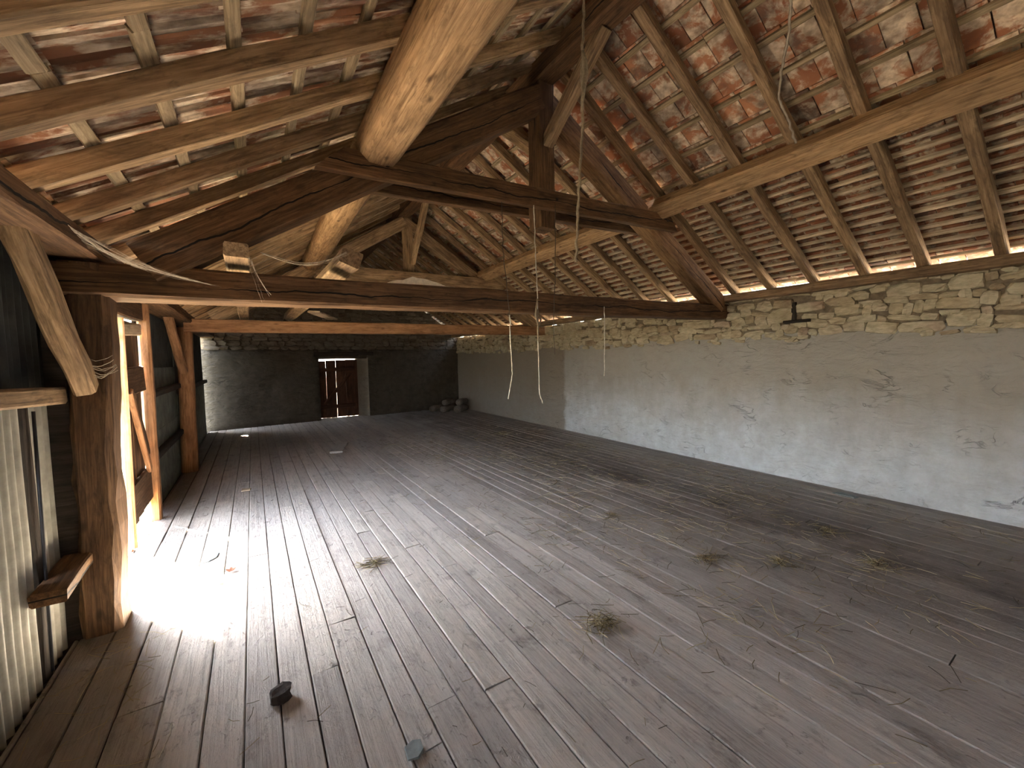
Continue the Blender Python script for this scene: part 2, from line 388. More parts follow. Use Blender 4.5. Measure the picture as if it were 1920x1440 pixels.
def plank_into(mb, a, b, y0, y1):
    gap = .0028; n = max(2, int((y1-y0)/.45)); off = random.uniform(0, 60)
    dz0, dz1, tl = rnd(.003), rnd(.003), rnd(.0035); vs = []; gs = []; fs = []
    for i in range(n+1):
        t = i/n; y = y0+.0035+(y1-y0-.007)*t; z = dz0+(dz1-dz0)*t
        xa, xb = a+gap*random.uniform(.35, 1.3), b-gap*random.uniform(.35, 1.3)
        for x, zz in ((xa, -.034), (xa, z-tl-.006), (xa+.005, z-tl), (xb-.005, z+tl), (xb, z+tl-.006), (xb, -.034)):
            vs.append((x, y, zz)); gs.append((y+off, x-a, zz))
    for i in range(n):
        for k in range(5): fs.append((i*6+k+1, i*6+k, i*6+6+k, i*6+7+k))
    fs.append((5, 4, 3, 2, 1, 0)[::-1]); fs.append(tuple(n*6+k for k in range(6))[::-1])
    mb.add(vs, fs, gs)
planks.sort(key=lambda p: -max(score(((p[0]+p[1])/2, p[2]+(p[3]-p[2])*t, 0), p[3]-p[2]) for t in (.1, .35, .6, .9)))
for p in planks[:290]:
    mb = MB(); plank_into(mb, *p); put('plank', mb.mesh('plank', M_FLOOR), floor)
if planks[290:]:
    mb = MB()
    for p in planks[290:]: plank_into(mb, *p)
    tag(put('plank_rest', mb.mesh('plank_rest', M_FLOOR), floor), kind='stuff')

# ------------------------------------------------------------------ right wall
def grid_wall(mb, fn, us, vs_, thick):
    """wavy front face fn(u,v)->point plus a flat back"""
    nu, nv = len(us), len(vs_); P = [[fn(u, v) for v in vs_] for u in us]
    B = [[V(p)+V(thick) for p in row] for row in P]
    vs = [p for row in P for p in row]+[p for row in B for p in row]; o = nu*nv; fs = []
    for i in range(nu-1):
        for j in range(nv-1):
            fs.append((i*nv+j, i*nv+nv+j, i*nv+nv+j+1, i*nv+j+1)); fs.append((o+i*nv+j, o+i*nv+j+1, o+i*nv+nv+j+1, o+i*nv+nv+j))
    for i in range(nu-1):
        for j in (0, nv-1): fs.append((i*nv+j, i*nv+nv+j, o+i*nv+nv+j, o+i*nv+j))
    for j in range(nv-1):
        for i in (0, nu-1): fs.append((i*nv+j, i*nv+j+1, o+i*nv+j+1, o+i*nv+j))
    mb.add(vs, fs)
def lin(a, b, n): return [a+(b-a)*i/n for i in range(n+1)]
def xr(y): return XR + max(0, y-4)*.012
ZST = 1.87
mb = MB()
grid_wall(mb, lambda y, z: V((xr(y)+.018*noise.noise(V((y*.9, z*1.3, 0)))+.008*noise.noise(V((y*3, z*4, 5)))+(.03 if z > ZST+.1 else 0), y, z)),
          lin(Y0, YFR+.4, 90), [-.03]+lin(.0, ZST+.03, 11)+[ZST+.12, 2.41], (.5, 0, 0))
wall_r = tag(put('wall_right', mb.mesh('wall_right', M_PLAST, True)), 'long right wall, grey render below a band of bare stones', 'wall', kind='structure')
mb = MB()
grid_wall(mb, lambda y, z: V((xr(y)+.012+.01*noise.noise(V((y*5, z*5, 0))), y, z)), lin(Y0, YFR+.3, 60), lin(ZST, 2.405, 5), (.05, 0, 0))
put('mortar', mb.mesh('mortar', M_MORT), wall_r)

def stone_into(mb, c, sx, sy, sz, seed=None, n=2, tilt=0):
    """rounded irregular block, sx deep, sy long, sz tall"""
    s0 = random.uniform(0, 200) if seed is None else seed; vs = []; idx = {}; fs = []
    def vert(i, j, k):
        if (i, j, k) not in idx:
            p = V((i/n*2-1, j/n*2-1, k/n*2-1)); ax = sum(1 for q in p if abs(q) > .99)
            p *= (1, 1, .92, .78)[ax]
            p += V((noise.noise(p*1.1+V((s0, 0, 0))), noise.noise(p*1.1+V((0, s0, 4))), noise.noise(p*1.1+V((7, 0, s0)))))*.42
            idx[(i, j, k)] = len(vs); vs.append(V(c)+V((p.x*sx/2, p.y*sy/2, p.z*sz/2)))
        return idx[(i, j, k)]
    for a in range(3):
        for e in (0, n):
            for u in range(n):
                for v in range(n):
                    q = []
                    for du, dv in ((0, 0), (1, 0), (1, 1), (0, 1)):
                        t = [0, 0, 0]; t[a] = e; t[(a+1) % 3] = u+du; t[(a+2) % 3] = v+dv; q.append(vert(*t))
                    fs.append(tuple(q if e else q[::-1]))
    o = V((random.uniform(0, 90), random.uniform(0, 90), random.uniform(0, 90)))
    if tilt:
        q = Matrix.Rotation(tilt, 3, 'X'); vs = [V(c)+q @ (v-V(c)) for v in vs]
    mb.add(vs, fs, [v-V(c)+o for v in vs])
stones = []
z = ZST+.0
rows = []
while z < 2.40:
    h = random.uniform(.065, .125); h = min(h, 2.42-z); rows.append((z, h)); z += h
for (z, h) in rows:
    y = -1.2
    while y < YFR:
        L = random.choice((.09, .14, .2, .26, .34))*(.75+.5*random.random()); zz = z+rnd(.03)
        if not (2.40 < y+L/2 < 2.62 and 2.03 < z < 2.33): stones.append((y+L/2, zz+h/2, L, h*random.uniform(.65, 1.35)))
        y += L
for k in range(70):   # ragged lower fringe of the bare band
    stones.append((random.uniform(-.5, 11), ZST-random.uniform(-.01, .05), random.uniform(.07, .18), random.uniform(.04, .07)))
stones.sort(key=lambda s: -score((XR, s[0], s[1]), s[2]*s[3]))
rest = MB()
for i, (y, z, L, h) in enumerate(stones):
    t = rest if i >= 295 else MB()
    stone_into(t, (xr(y)+.028+rnd(.022), y, z), .12, L*1.06, h*1.10, tilt=rnd(.16))
    if i < 295: put('stone', t.mesh('stone', M_STONE), wall_r)
tag(put('far_stones', rest.mesh('far_stones', M_STONE), wall_r), kind='stuff')
beam('niche_sill', (XR-.03, 2.36, 2.055), (XR-.03, 2.66, 2.05), .10, .035, W_DARK, wall_r, seg=2)
beam('niche_post', (XR+.0, 2.56, 2.07), (XR+.0, 2.57, 2.30), .05, .05, W_DARK, wall_r, seg=2, up=(0, 1, 0))
beam('wall_plate', (5.87, -1.5, 2.455), (5.87, YFR, 2.455), .16, .10, W_RAFT, wall_r, seg=24, jit=.006)

# ------------------------------------------------------------------ far gable wall with its door opening
DX0, DX1, DZ = 1.60, 2.60, 1.74
far_ = root('wall_far', (2.5, 12.8, 0), 'dark far gable wall with a small plank door', 'wall', kind='structure')
def fnw(x, z, k=.03): return V((x, yf(x)+k*noise.noise(V((x*1.4, z*1.8, 3)))+.012*noise.noise(V((x*4, z*5, 1))), z))
mb = MB()
grid_wall(mb, fnw, lin(XL-.2, DX0-.02, 16), lin(-.03, 2.02, 10), (0, .5, 0))
grid_wall(mb, fnw, lin(DX1+.33, XR+.6, 18), lin(-.03, 2.02, 10), (0, .5, 0))
grid_wall(mb, fnw, lin(DX0-.02, DX1+.33, 6), lin(DZ, 2.02, 3), (0, .5, 0))
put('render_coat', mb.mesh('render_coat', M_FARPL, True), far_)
mb = MB()   # gable triangle
top = lambda x: (zl(x) if x < XRG else zr(x))+.10
for i in range(24):
    a, b = XL-.2+(XR+.5-XL+.2)*i/24, XL-.2+(XR+.5-XL+.2)*(i+1)/24
    if top(a) < 2.05 and top(b) < 2.05: continue
    f = [V((a, yf(a)+.03, 2.0)), V((b, yf(b)+.03, 2.0)), V((b, yf(b)+.03, max(2.01, top(b)))), V((a, yf(a)+.03, max(2.01, top(a))))]
    bk = [p+V((0, .45, 0)) for p in f]
    mb.add(f+bk, [(0, 1, 2, 3), (7, 6, 5, 4), (0, 4, 5, 1), (3, 2, 6, 7), (0, 3, 7, 4), (1, 5, 6, 2)])
put('gable_core', mb.mesh('gable_core', M_MORT), far_)
mb = MB(); z = 2.0
while z < 4.7:
    h = random.uniform(.08, .14); x = XL
    while x < XR+.1:
        L = random.uniform(.16, .38)
        if z+h/2 < top(x+L/2)-.05: stone_into(mb, (x+L/2, yf(x)+.045, z+h/2), L*1.02, .12, h*1.04)
        x += L
    z += h
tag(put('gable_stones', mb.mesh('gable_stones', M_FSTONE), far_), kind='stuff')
yj = yf(DX1)
mb = MB()
mb.add([(DX1+.34, yj+.0, -.02), (DX1+.05, yj+.42, -.02), (DX1+.05, yj+.42, DZ+.03), (DX1+.34, yj+.0, DZ+.03), (DX1+.4, yj+.5, -.02), (DX1+.4, yj+.5, DZ+.03)],
       [(0, 1, 2, 3), (0, 4, 1), (3, 2, 5), (1, 4, 5, 2), (0, 3, 5, 4)])
put('jamb', mb.mesh('jamb', M_JAMB), far_)
beam('lintel', (DX0-.15, yf(1.6)+.0, DZ+.13), (DX1+.05, yf(2.6)+.0, DZ+.13), .14, .12, W_DARK, far_, seg=4)
beam('lintel_block', (DX1-.05, yf(2.6)-.01, DZ+.16), (DX1+.5, yf(3)-.01, DZ+.14), .12, .10, W_DARK, far_, seg=2)
d1 = root('door_1', (2.1, 13.1, 0), 'small dark plank door in the far gable wall, daylight in its gaps', 'door', kind='structure')
xs = [1.52, 1.815, 1.818, 2.085, 2.090, 2.36, 2.361, 2.70]
yy = yj+.37
for k in range(4):
    a, b = xs[2*k], xs[2*k+1]
    beam('plank', ((a+b)/2, yy, .004+rnd(.006)), ((a+b)/2, yy, (1.685, 1.70, 1.705, 1.715)[k]), b-a, .03, W_DOOR, d1, seg=3, up=(0, 1, 0), jit=.0015, bev=.002)
for zz in (.32, 1.42): beam('ledge', (1.6, yy-.035, zz), (2.6, yy-.035, zz+.02), .04, .11, W_DOOR, d1, seg=2)
beam('brace', (1.75, yy-.035, .42), (2.5, yy-.035, 1.32), .035, .09, W_DOOR, d1, seg=2)

# ------------------------------------------------------------------ left wall: sheets, rails, studs, openings
wall_l = root('wall_left', (XL, 4, 0), 'left wall of corrugated sheets nailed to timber rails', 'wall', kind='structure')
def sheet(y0, y1, z0, z1, M, x=XL-.02, tilt=0):
    mb = MB(); P = .076; n = max(4, int((y1-y0)/P*8)); vs = []; fs = []; nz_ = 4
    for i in range(n+1):
        y = y0+(y1-y0)*i/n
        for j in range(nz_+1):
            zz = z0+(z1-z0)*j/nz_
            vs.append((x+.011*math.sin(2*math.pi*y/P)+.006*noise.noise(V((y*2, zz*2, x)))+tilt*(zz-z0), y, zz+rnd(.004)*(j in (0, nz_))))
    m1 = nz_+1
    for i in range(n):
        for j in range(nz_): fs.append((i*m1+j, i*m1+m1+j, i*m1+m1+j+1, i*m1+j+1))
    o = len(vs); vs += [(a-.002, b, c) for a, b, c in vs]; fs += [tuple(q+o for q in f[::-1]) for f in fs]
    mb.add(vs, fs); return put('corrugated_sheet', mb.mesh('corrugated_sheet', M, True, False), wall_l)
for a, b in ((.05, .93), (.88, 1.75), (1.70, 2.50), (2.45, 3.10)):
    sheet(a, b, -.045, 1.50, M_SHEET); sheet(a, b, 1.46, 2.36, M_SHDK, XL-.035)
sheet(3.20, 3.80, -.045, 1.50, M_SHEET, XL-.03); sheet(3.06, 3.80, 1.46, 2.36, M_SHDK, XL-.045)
beam('stud', (XL-.035, 3.15, -.04), (XL-.045, 3.17, 1.50), .10, .05, W_DARK, wall_l, up=(1, 0, 0), seg=3)
tube('iron_rod', [(XL+.01, 3.125, .02), (XL+.008, 3.155, .7), (XL+.005, 3.19, 1.42)], .008, M_IRON, wall_l)
for a, b in ((5.78, 6.62), (6.58, 7.4), (7.36, 8.2)):
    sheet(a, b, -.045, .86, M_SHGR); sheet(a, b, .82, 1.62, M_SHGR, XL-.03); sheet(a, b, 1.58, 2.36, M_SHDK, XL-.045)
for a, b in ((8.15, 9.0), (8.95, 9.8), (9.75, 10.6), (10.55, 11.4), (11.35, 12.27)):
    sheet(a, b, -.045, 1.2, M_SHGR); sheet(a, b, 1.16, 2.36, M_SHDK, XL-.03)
# rails
p0, p1 = pX(-60, 741, XL+.035), pX(150, 735, XL+.035)
beam('rail', (XL+.035, .1, p0.z+.06), (XL+.035, p1.y-.35, p1.z), .07, .095, W_RAFT, wall_l, seg=6)
beam('rail', (XL+.06, 2.98, .475), (XL+.055, 3.5, .50), .14, .075, W_BEAM, wall_l, seg=3)
for zz in (.62, 1.32): beam('rail', (XL+.03, 5.75, zz), (XL+.03, 7.95, zz+.02), .07, .08, W_DARK, wall_l, seg=4)
beam('rail', (XL+.03, 8.1, 1.25), (XL+.03, 12.25, 1.25), .07, .08, W_DARK, wall_l, seg=4)
beam('stud', (XL+.05, 5.70, 0), (XL+.05, 5.78, 2.34), .11, .10, W_ORNG, wall_l, up=(1, 0, 0), seg=5, bev=.02)
beam('header', (XL, 3.6, 2.20), (XL, 5.75, 2.22), .10, .22, W_POST, wall_l, seg=4)
beam('threshold', (XL-.06, 3.6, -.02), (XL-.06, 5.8, -.02), .16, .06, W_RAFT, wall_l, seg=4)
beam('wall_plate', (-.90, -1.0, 2.36), (-.90, YFL+.2, 2.36), .30, .12, W_BEAM, wall_l, seg=26, jit=.008)

d2 = root('door_2', (XL, 5.2, 0), 'pale ledged plank door leaf in the left wall, half of the sunny doorway', 'door', kind='structure')
XD = XL+.02
ys = [4.93, 5.02, 5.03, 5.24, 5.25, 5.45, 5.46, 5.66]
for k in range(4):
    a, b = ys[2*k], ys[2*k+1]
    beam('board', (XD-.03, (a+b)/2, .12+.03*k), (XD-.03, (a+b)/2, 2.08), b-a, .022, W_POST, d2, up=(1, 0, 0), seg=3, jit=.003)
beam('stile', (XD, 4.86, .02), (XD, 4.97, 2.08), .045, .06, W_ORNG, d2, up=(1, 0, 0), seg=4)
beam('ledge', (XD, 4.97, 1.98), (XD, 5.68, 2.02), .04, .12, W_PALE, d2, seg=2)
beam('ledge', (XD, 4.94, 1.50), (XD, 5.68, 1.52), .045, .26, W_POST, d2, seg=2)
beam('ledge', (XD, 4.88, .40), (XD, 5.68, .42), .045, .34, W_POST, d2, seg=2)
beam('brace', (XD+.03, 4.99, 1.42), (XD+.03, 5.55, .58), .04, .09, W_ORNG, d2, seg=3)
beam('brace', (XD+.02, 5.15, 1.35), (XD+.02, 5.62, .75), .03, .07, W_POST, d2, seg=3)

# back wall and the rest of the left wall behind the camera
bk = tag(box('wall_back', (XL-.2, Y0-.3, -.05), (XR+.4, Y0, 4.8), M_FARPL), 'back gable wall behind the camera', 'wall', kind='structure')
lb = MB(); box_into(lb, (XL-.1, Y0, -.05), (XL-.04, .1, 2.36))
put('boarding', lb.mesh('boarding', W_DARK), wall_l)

# ------------------------------------------------------------------ posts with braces
def post(name, label, x, y, wx, wy, z, M, brace, round_=False):
    r = root(name, (x, y, 0), label, 'post')
    if round_: log('shaft', (x, y, .0), (x+.05, y, z), wx/2, wx/2*.86, M, r, n=14, seg=10, sq=.3)
    else: beam('shaft', (x, y, .0), (x+.05, y+.01, z), wx, wy, M, r, up=(0, 1, 0), seg=14, bev=.03, jit=.009)
    beam('brace', *brace, .11 if round_ else .13, .10, M if round_ else W_RAFT, r, up=(1, 0, 0), seg=6, bev=.02, jit=.006)
    return r
post('timber_post', 'thick dark brown timber post beside the sunny doorway, nearest post', -.868, Y1+.125, .195, .25, 2.27, W_POST,
     (V((-.84, Y1-.03, 1.52)), V((-.90, 2.86, 2.33))))
post('timber_post', 'round orange log post further back, left end of the second tie beam', -.90, Y2+.12, .215, .2, 2.22, W_ORNG,
     (V((-.88, Y2-.02, 1.55)), V((-.93, 7.1, 2.33))), True)

box('lit_gap_filler', (XL-.02, Y1+.02, -.03), (-.93, Y1+.24, 2.28), W_DARK, wall_l)  # dark filler added behind the post to hide a lit gap
# ------------------------------------------------------------------ trusses
t1 = root('roof_truss', (2.6, Y1+.1, 2.05), 'large dark roof truss nearest the camera, tie beam reaching the right wall', 'truss')
D = .20
ym = Y1+D/2
beam('tie_beam', (-1.0, ym+.03, 2.165), (6.15, ym+.03, 2.275), .24, .205, W_BEAM, t1, seg=22, bev=.018, jit=.006)
def raf(parent, y, lo, hi, th, w_, M=W_BEAM, **k):
    a, b = V((lo[0], y, lo[1])), V((hi[0], y, hi[1])); beam('principal_rafter', a, b, w_, th, M, parent, seg=10, bev=.02, **k)
raf(t1, ym, (-.55, 2.29), (2.60, 4.27), .27, D)
raf(t1, ym, (5.80, 2.36), (2.60, 4.27), .25, D, W_PRIN_LIT)
beam('king_post', (2.63, ym, 2.98), (2.63, ym, 4.42), .20, D, W_BEAM, t1, up=(0, 1, 0), seg=6, bev=.015)
for yy in (Y1-.045, Y1+D+.045):
    beam('collar_board', (.67, yy, 3.165), (4.46, yy, 3.30), .075, .185, W_BEAM, t1, seg=10, bev=.008, jit=.003, cut0=.22, cut1=.16)
beam('ridge_brace', (2.64, Y1+.02, 3.82), (2.64, 2.62, 4.42), .12, .11, W_RAFT, t1, up=(1, 0, 0), seg=5)
beam('ridge_brace', (2.64, Y1+D, 3.82), (2.64, 4.35, 4.42), .12, .11, W_RAFT, t1, up=(1, 0, 0), seg=5)
for x, zz in ((.98, 3.19), (2.68, 3.245), (4.42, 3.31)):
    tube('peg', [(x, Y1-.092, zz), (x, Y1-.05, zz)], .016, W_DARK, t1, n=8)

t2 = root('roof_truss', (2.6, Y2+.1, 2.1), 'second roof truss further back, paler tie beam on the round orange post', 'truss')
ym2 = Y2+.1
beam('tie_beam', (-.85, ym2, 2.25), (6.2, ym2, 2.30), .2, .20, W_ORNG, t2, seg=18, bev=.015, jit=.005)
raf(t2, ym2, (-.5, 2.36), (2.62, 4.33), .22, .18, W_RAFT)
raf(t2, ym2, (5.7, 2.42), (2.62, 4.33), .22, .18, W_RAFT)
beam('king_post', (2.70, ym2, 3.02), (2.68, ym2, 4.42), .17, .17, W_RAFT, t2, up=(0, 1, 0), seg=5)
for yy in (Y2-.04, Y2+.24):
    beam('collar_board', (1.0, yy, 3.25), (4.78, yy, 3.28), .07, .20, W_RAFT, t2, seg=8, bev=.008, jit=.003)
beam('ridge_brace', (2.74, Y2+.02, 3.55), (2.70, 7.0, 4.42), .11, .10, W_RAFT, t2, up=(1, 0, 0), seg=4)

# ------------------------------------------------------------------ ridge and purlins
tag(beam('ridge_beam', (XRG, -1.0, 4.50), (XRG, YFR, 4.50), .22, .22, W_BEAM, None, seg=30, bev=.025, jit=.008), 'long ridge beam under the roof peak, over the king posts', 'beam')
nrm = V((-.54, 0, -.84))
def purl_r(ya, yb, label):
    c = V((4.28, 0, 3.435)); return tag(beam('purlin', c+V((0, ya, 0)), c+V((0, yb, 0)), .22, .16, W_LOG, None, up=(.54, 0, .84), seg=10, bev=.018, jit=.006), label, 'beam')
purl_r(-1.0, Y1+.06, 'squared purlin under the right roof slope, nearest the camera above the stone wall')
purl_r(Y1+.04, Y2+.08, 'squared purlin under the right roof slope between the two trusses')
purl_r(Y2+.1, YFR, 'squared purlin under the right roof slope between second truss and far gable')
tag(log('purlin', (.92, -1.0, 3.36), (.93, Y1+.03, 3.335), .165, .150, W_LOG, None, n=12, seg=14, sq=.6, flat=.95), 'huge pale round log purlin overhead, sloping in at top centre-left', 'beam')
tag(log('purlin', (.92, Y1+.1, 3.34), (.95, Y2+.05, 3.37), .14, .13, W_LOG, None, n=12, seg=12, sq=.6), 'pale log purlin under the left slope between the two trusses', 'beam')
tag(log('purlin', (.95, Y2+.1, 3.37), (.95, YFL+.3, 3.37), .12, .11, W_RAFT, None, n=10, seg=8, sq=.6), 'log purlin under the left slope beyond the second truss', 'beam')

# ------------------------------------------------------------------ roof slopes: rafters, laths, tiles
def slope(name, label, sgn):
    r = root(name, (0 if sgn < 0 else 4.5, 4, 3.2), label, 'roof', kind='structure')
    return r
ceil_l = slope('ceiling_left', 'left roof slope, clay tiles on laths and pole rafters seen from below', -1)
ceil_r = slope('ceiling_right', 'right roof slope, clay tiles on laths and rafters seen from below', 1)
AL = math.atan(.64); AR = math.atan(.645)
# frames: v = up the slope, n = outward normal, origin at the eave edge of the rafter underside
OL = V((-.8, 0, 2.42)); VL = V((math.cos(AL), 0, math.sin(AL))); NL = V((-math.sin(AL), 0, math.cos(AL)))
OR = V((5.85, 0, 2.50)); VR = V((-math.cos(AR), 0, math.sin(AR))); NR = V((math.sin(AR), 0, math.cos(AR)))
LL = (XRG-.02+.8)/math.cos(AL); LR = (5.85-XRG-.02)/math.cos(AR)
RH = .10
def rafter(o, v, n, L, ya, yb, w_, par, M):
    a = o+v*-.05+n*(RH/2)+V((0, ya, 0)); b = o+v*L+n*(RH/2)+V((0, yb, 0))
    beam('rafter', a, b, w_, RH, M, par, up=n, seg=8, bev=.008, jit=.006, bow=rnd(.02))
for ya, yb in [(-.75, -.6), (-.26, -.1), (.24, .36), (.73, .85), (1.22, 1.36), (1.73, 1.88), (2.23, 2.48), (2.71, 3.1), (3.2, 3.55), (3.66, 4.05)] + \
        [(4.2+.49*k, 4.45+.49*k) for k in range(17)]:
    if ya < YFL-.2: rafter(OL, VL, NL, LL, ya, yb, .08, ceil_l, W_RAFT)
for ya, yb in [(-.68, -.68), (-.17, -.17), (.33, .34), (.83, .85), (1.35, 1.38), (1.83, 1.88), (2.33, 2.42), (2.82, 2.96), (3.30, 3.36)] + \
        [(3.86+.48*k, 3.9+.48*k) for k in range(19)]:
    if ya < YFR-.2: rafter(OR, VR, NR, LR, ya, yb, .085, ceil_r, W_RAFT)
def laths(o, v, n, ss, y0, y1, w_, th, par, M=W_LATH):
    for s in ss:
        y = y0
        while y < y1-.1:
            L = random.uniform(2.6, 3.6); ye = min(y+L, y1)
            beam('lath', o+v*(s+rnd(.006))+n*(RH+th/2)+V((0, y, 0)), o+v*(s+rnd(.006))+n*(RH+th/2)+V((0, ye-.004, 0)), w_*random.uniform(.85, 1.15), th, M, par, up=n, seg=3, bev=.004, jit=.0025)
            y = ye
def tile_into(mb, mw, w_, L, th, prof):
    """slab, u across (y), v up slope, n outward; prof lists (u, dn) of the underside"""
    off = V((random.uniform(0, 90), random.uniform(0, 90), random.uniform(0, 90)))
    vs = []; gs = []; fs = []; k = len(prof); nj = 2
    for j in range(nj):
        v = L*j/(nj-1)
        for u, d in prof: vs.append(V((u*w_, v, d)))
        for u, d in prof: vs.append(V((u*w_, v, th+d*.3)))
    for j in range(nj-1):
        a, b = j*2*k, (j+1)*2*k
        for i in range(k-1):
            fs.append((a+i, b+i, b+i+1, a+i+1)); fs.append((a+k+i, a+k+i+1, b+k+i+1, b+k+i))
        fs.append((a, a+k, b+k, b)); fs.append((a+k-1, b+k-1, b+2*k-1, a+2*k-1))
    for a, fl in ((0, 1), ((nj-1)*2*k, 0)):
        f = [a+i for i in range(k)]+[a+2*k-1-i for i in range(k)]; fs.append(tuple(f if fl else f[::-1]))
    mb.add([mw @ p for p in vs], fs, [p+off for p in vs])
FLAT = [(0, 0), (1, 0)]
RIB = [(0, .012), (.05, -.012), (.16, -.016), (.22, .004), (.42, .010), (.50, -.008), (.58, .010), (.80, .006), (.86, -.010), (1, -.006)]
def tiles(o, v, n, courses, yranges, par, side, tm):
    todo = side
    for ci, (s, pitch, L, w_, th, prof) in enumerate(courses):
        tilt = math.atan(th*1.08/pitch)
        for (y0, y1) in yranges:
            y = y0-(w_/2 if ci % 2 else 0)
            while y < y1:
                wa = w_; ya = max(y, y0); wa = min(y+w_, y1)-ya
                if wa > .03:
                    head = o+v*(s+.045)+n*(RH+.036)+V((0, ya, 0))
                    vv = (v*math.cos(tilt)-n*math.sin(tilt)); nn = (n*math.cos(tilt)+v*math.sin(tilt))
                    u = V((0, 1, 0))
                    base = head-vv*L+nn*rnd(.002)
                    m4 = Matrix(((u.x, vv.x, nn.x, base.x), (u.y, vv.y, nn.y, base.y), (u.z, vv.z, nn.z, base.z), (0, 0, 0, 1)))
                    m4 = m4 @ Matrix.Rotation(rnd(.012), 4, 'Z')
                    c = base+vv*L*.7+u*wa/2
                    todo.append((score(c, wa*pitch), m4, wa-(.007 if prof is FLAT else .004), L, th, prof, tm))
                y += w_
def lay(todo, par):
    todo.sort(key=lambda t: -t[0]); rest = {}
    for i, (_, m4, wa, L, th, prof, tm) in enumerate(todo):
        if i < 298:
            mb = MB(); tile_into(mb, Matrix.Identity(4), wa, L, th, prof); put('roof_tile', mb.mesh('roof_tile', tm), par, m4)
        else: tile_into(rest.setdefault(tm.name, (MB(), tm))[0], m4, wa, L, th, prof)
    for mb, tm in rest.values(): tag(put('roof_tile_rest', mb.mesh('roof_tile_rest', tm), par), kind='stuff')
# left: interlocking tiles on wide-set laths
sl_ = [(-.82+.295*k+.8)/math.cos(AL) for k in range(12)]
laths(OL, VL, NL, sl_, -1.0, YFL+.1, .062, .032, ceil_l)
TL = []; TR = []
tiles(OL, VL, NL, [(s, .352, .43 if s > .1 else .16, .235, .018, RIB) for s in sl_], [(-1.0, YFL+.1)], ceil_l, TL, M_TILEL)
lay(TL, ceil_l)
# right: plain tiles close-set low down, longer tiles above the purlin
sr_lo = [-.012+.1135*k for k in range(16)]
sr_hi = [sr_lo[-1]+.245+.287*k for k in range(7)]
sr_hi = [s for s in sr_hi if s < LR-.02]
laths(OR, VR, NR, sr_lo, -1.0, YFR, .030, .036, ceil_r, W_LATP)
laths(OR, VR, NR, sr_hi, -1.0, YFR, .042, .038, ceil_r)
for cs, tm in (([(s, .1135, .20, .19, .013, FLAT) for s in sr_lo], M_TILED), ([(s, .287, .36, .198, .015, FLAT) for s in sr_hi], M_TILE)):
    tiles(OR, VR, NR, cs, [(-1.0, 3.395), (3.425, YFR)], ceil_r, TR, tm)
lay(TR, ceil_r)
for ya in (-1.0, 2.4, 5.8, 9.2): beam('eave_lath', OR+VR*-.05+NR*.028+V((0, ya, 0)), OR+VR*-.05+NR*.028+V((0, ya+3.39, 0)), .03, .045, W_LATP, ceil_r, up=NR, seg=3, bev=.004)
# unseen skin added over both slopes to stop sun leaking through tile joints
for nm, o, v, n, s0, s1, par in (('sun_leak_skin', OL, VL, NL, .05, LL+.25, ceil_l), ('sun_leak_skin', OR, VR, NR, -.15, LR+.25, ceil_r)):
    mb = MB()
    for (ya, yb) in (((-4.9, 3.39), (3.43, YFR+.6)) if par is ceil_r else ((-4.9, YFR+.6),)):
        P = [o+v*s0+n*.175+V((0, ya, 0)), o+v*s0+n*.175+V((0, yb, 0)), o+v*s1+n*.175+V((0, yb, 0)), o+v*s1+n*.175+V((0, ya, 0))]
        Q = [p+n*.02 for p in P]
        mb.add(P+Q, [(0, 1, 2, 3), (7, 6, 5, 4), (0, 4, 5, 1), (2, 6, 7, 3), (1, 5, 6, 2), (0, 3, 7, 4)])
    put(nm, mb.mesh(nm, M_TILE), par)

beam('ridge_leak_cap', (XRG, -4.9, 4.93), (XRG, YFR+.6, 4.93), .50, .10, M_TILE, ceil_r, seg=4)  # slab added over the ridge to close its light gap
# ------------------------------------------------------------------ loose timbers on the ties
def loose(label, q1, q2, w_, h_, up, M=W_RAFT):
    return tag(beam('loose_timber', q1, q2, w_, h_, M, None, up=up, seg=8, bev=.01, jit=.004), label, 'timber')
loose('square timber end poking over the near tie beam, left one of two', (-.05, 3.16, 2.372), (-.08, 8.6, 2.46), .14, .09, (0, 0, 1))
loose('tilted square timber end poking over the near tie beam, right one of two', (.655, 3.22, 2.41), (.60, 8.6, 2.48), .15, .12, (.35, 0, 1))
loose('flat board lying on the second tie beam beside the loose timbers', (.86, 7.2, 2.45), (1.3, 8.3, 2.45), .18, .03, (0, 0, 1), W_PALE)
mb = MB(); n = 14; top_ = []; bot = []
for i in range(n+1):
    t = i/n; x = 1.0+t*.62; hgt = .012+.075*math.sin(math.pi*min(1, t*1.15))*(.75+.4*noise.noise(V((t*7, 1, 0))))
    bot.append((x, 3.53, 2.30+.0155*(x-1)+.002)); top_.append((x, 3.53, 2.30+.0155*(x-1)+max(.012, hgt)))
vs = bot+top_+[(a, b+.05, c) for a, b, c in bot]+[(a, b+.05, c) for a, b, c in top_]; m_ = n+1; fs = []
for i in range(n):
    fs += [(i, i+1, m_+i+1, m_+i), (2*m_+i, 3*m_+i, 3*m_+i+1, 2*m_+i+1), (m_+i, m_+i+1, 3*m_+i+1, 3*m_+i), (i, 2*m_+i, 2*m_+i+1, i+1)]
fs += [(0, m_, 3*m_, 2*m_), (n, 2*m_+n, 3*m_+n, m_+n)]
mb.add(vs, fs)
tag(put('torn_board', mb.mesh('torn_board', plain('torn white wood', (.85, .76, .60), .9, .2, 30))), 'pale torn splinter of board lying on top of the near tie beam', 'board')

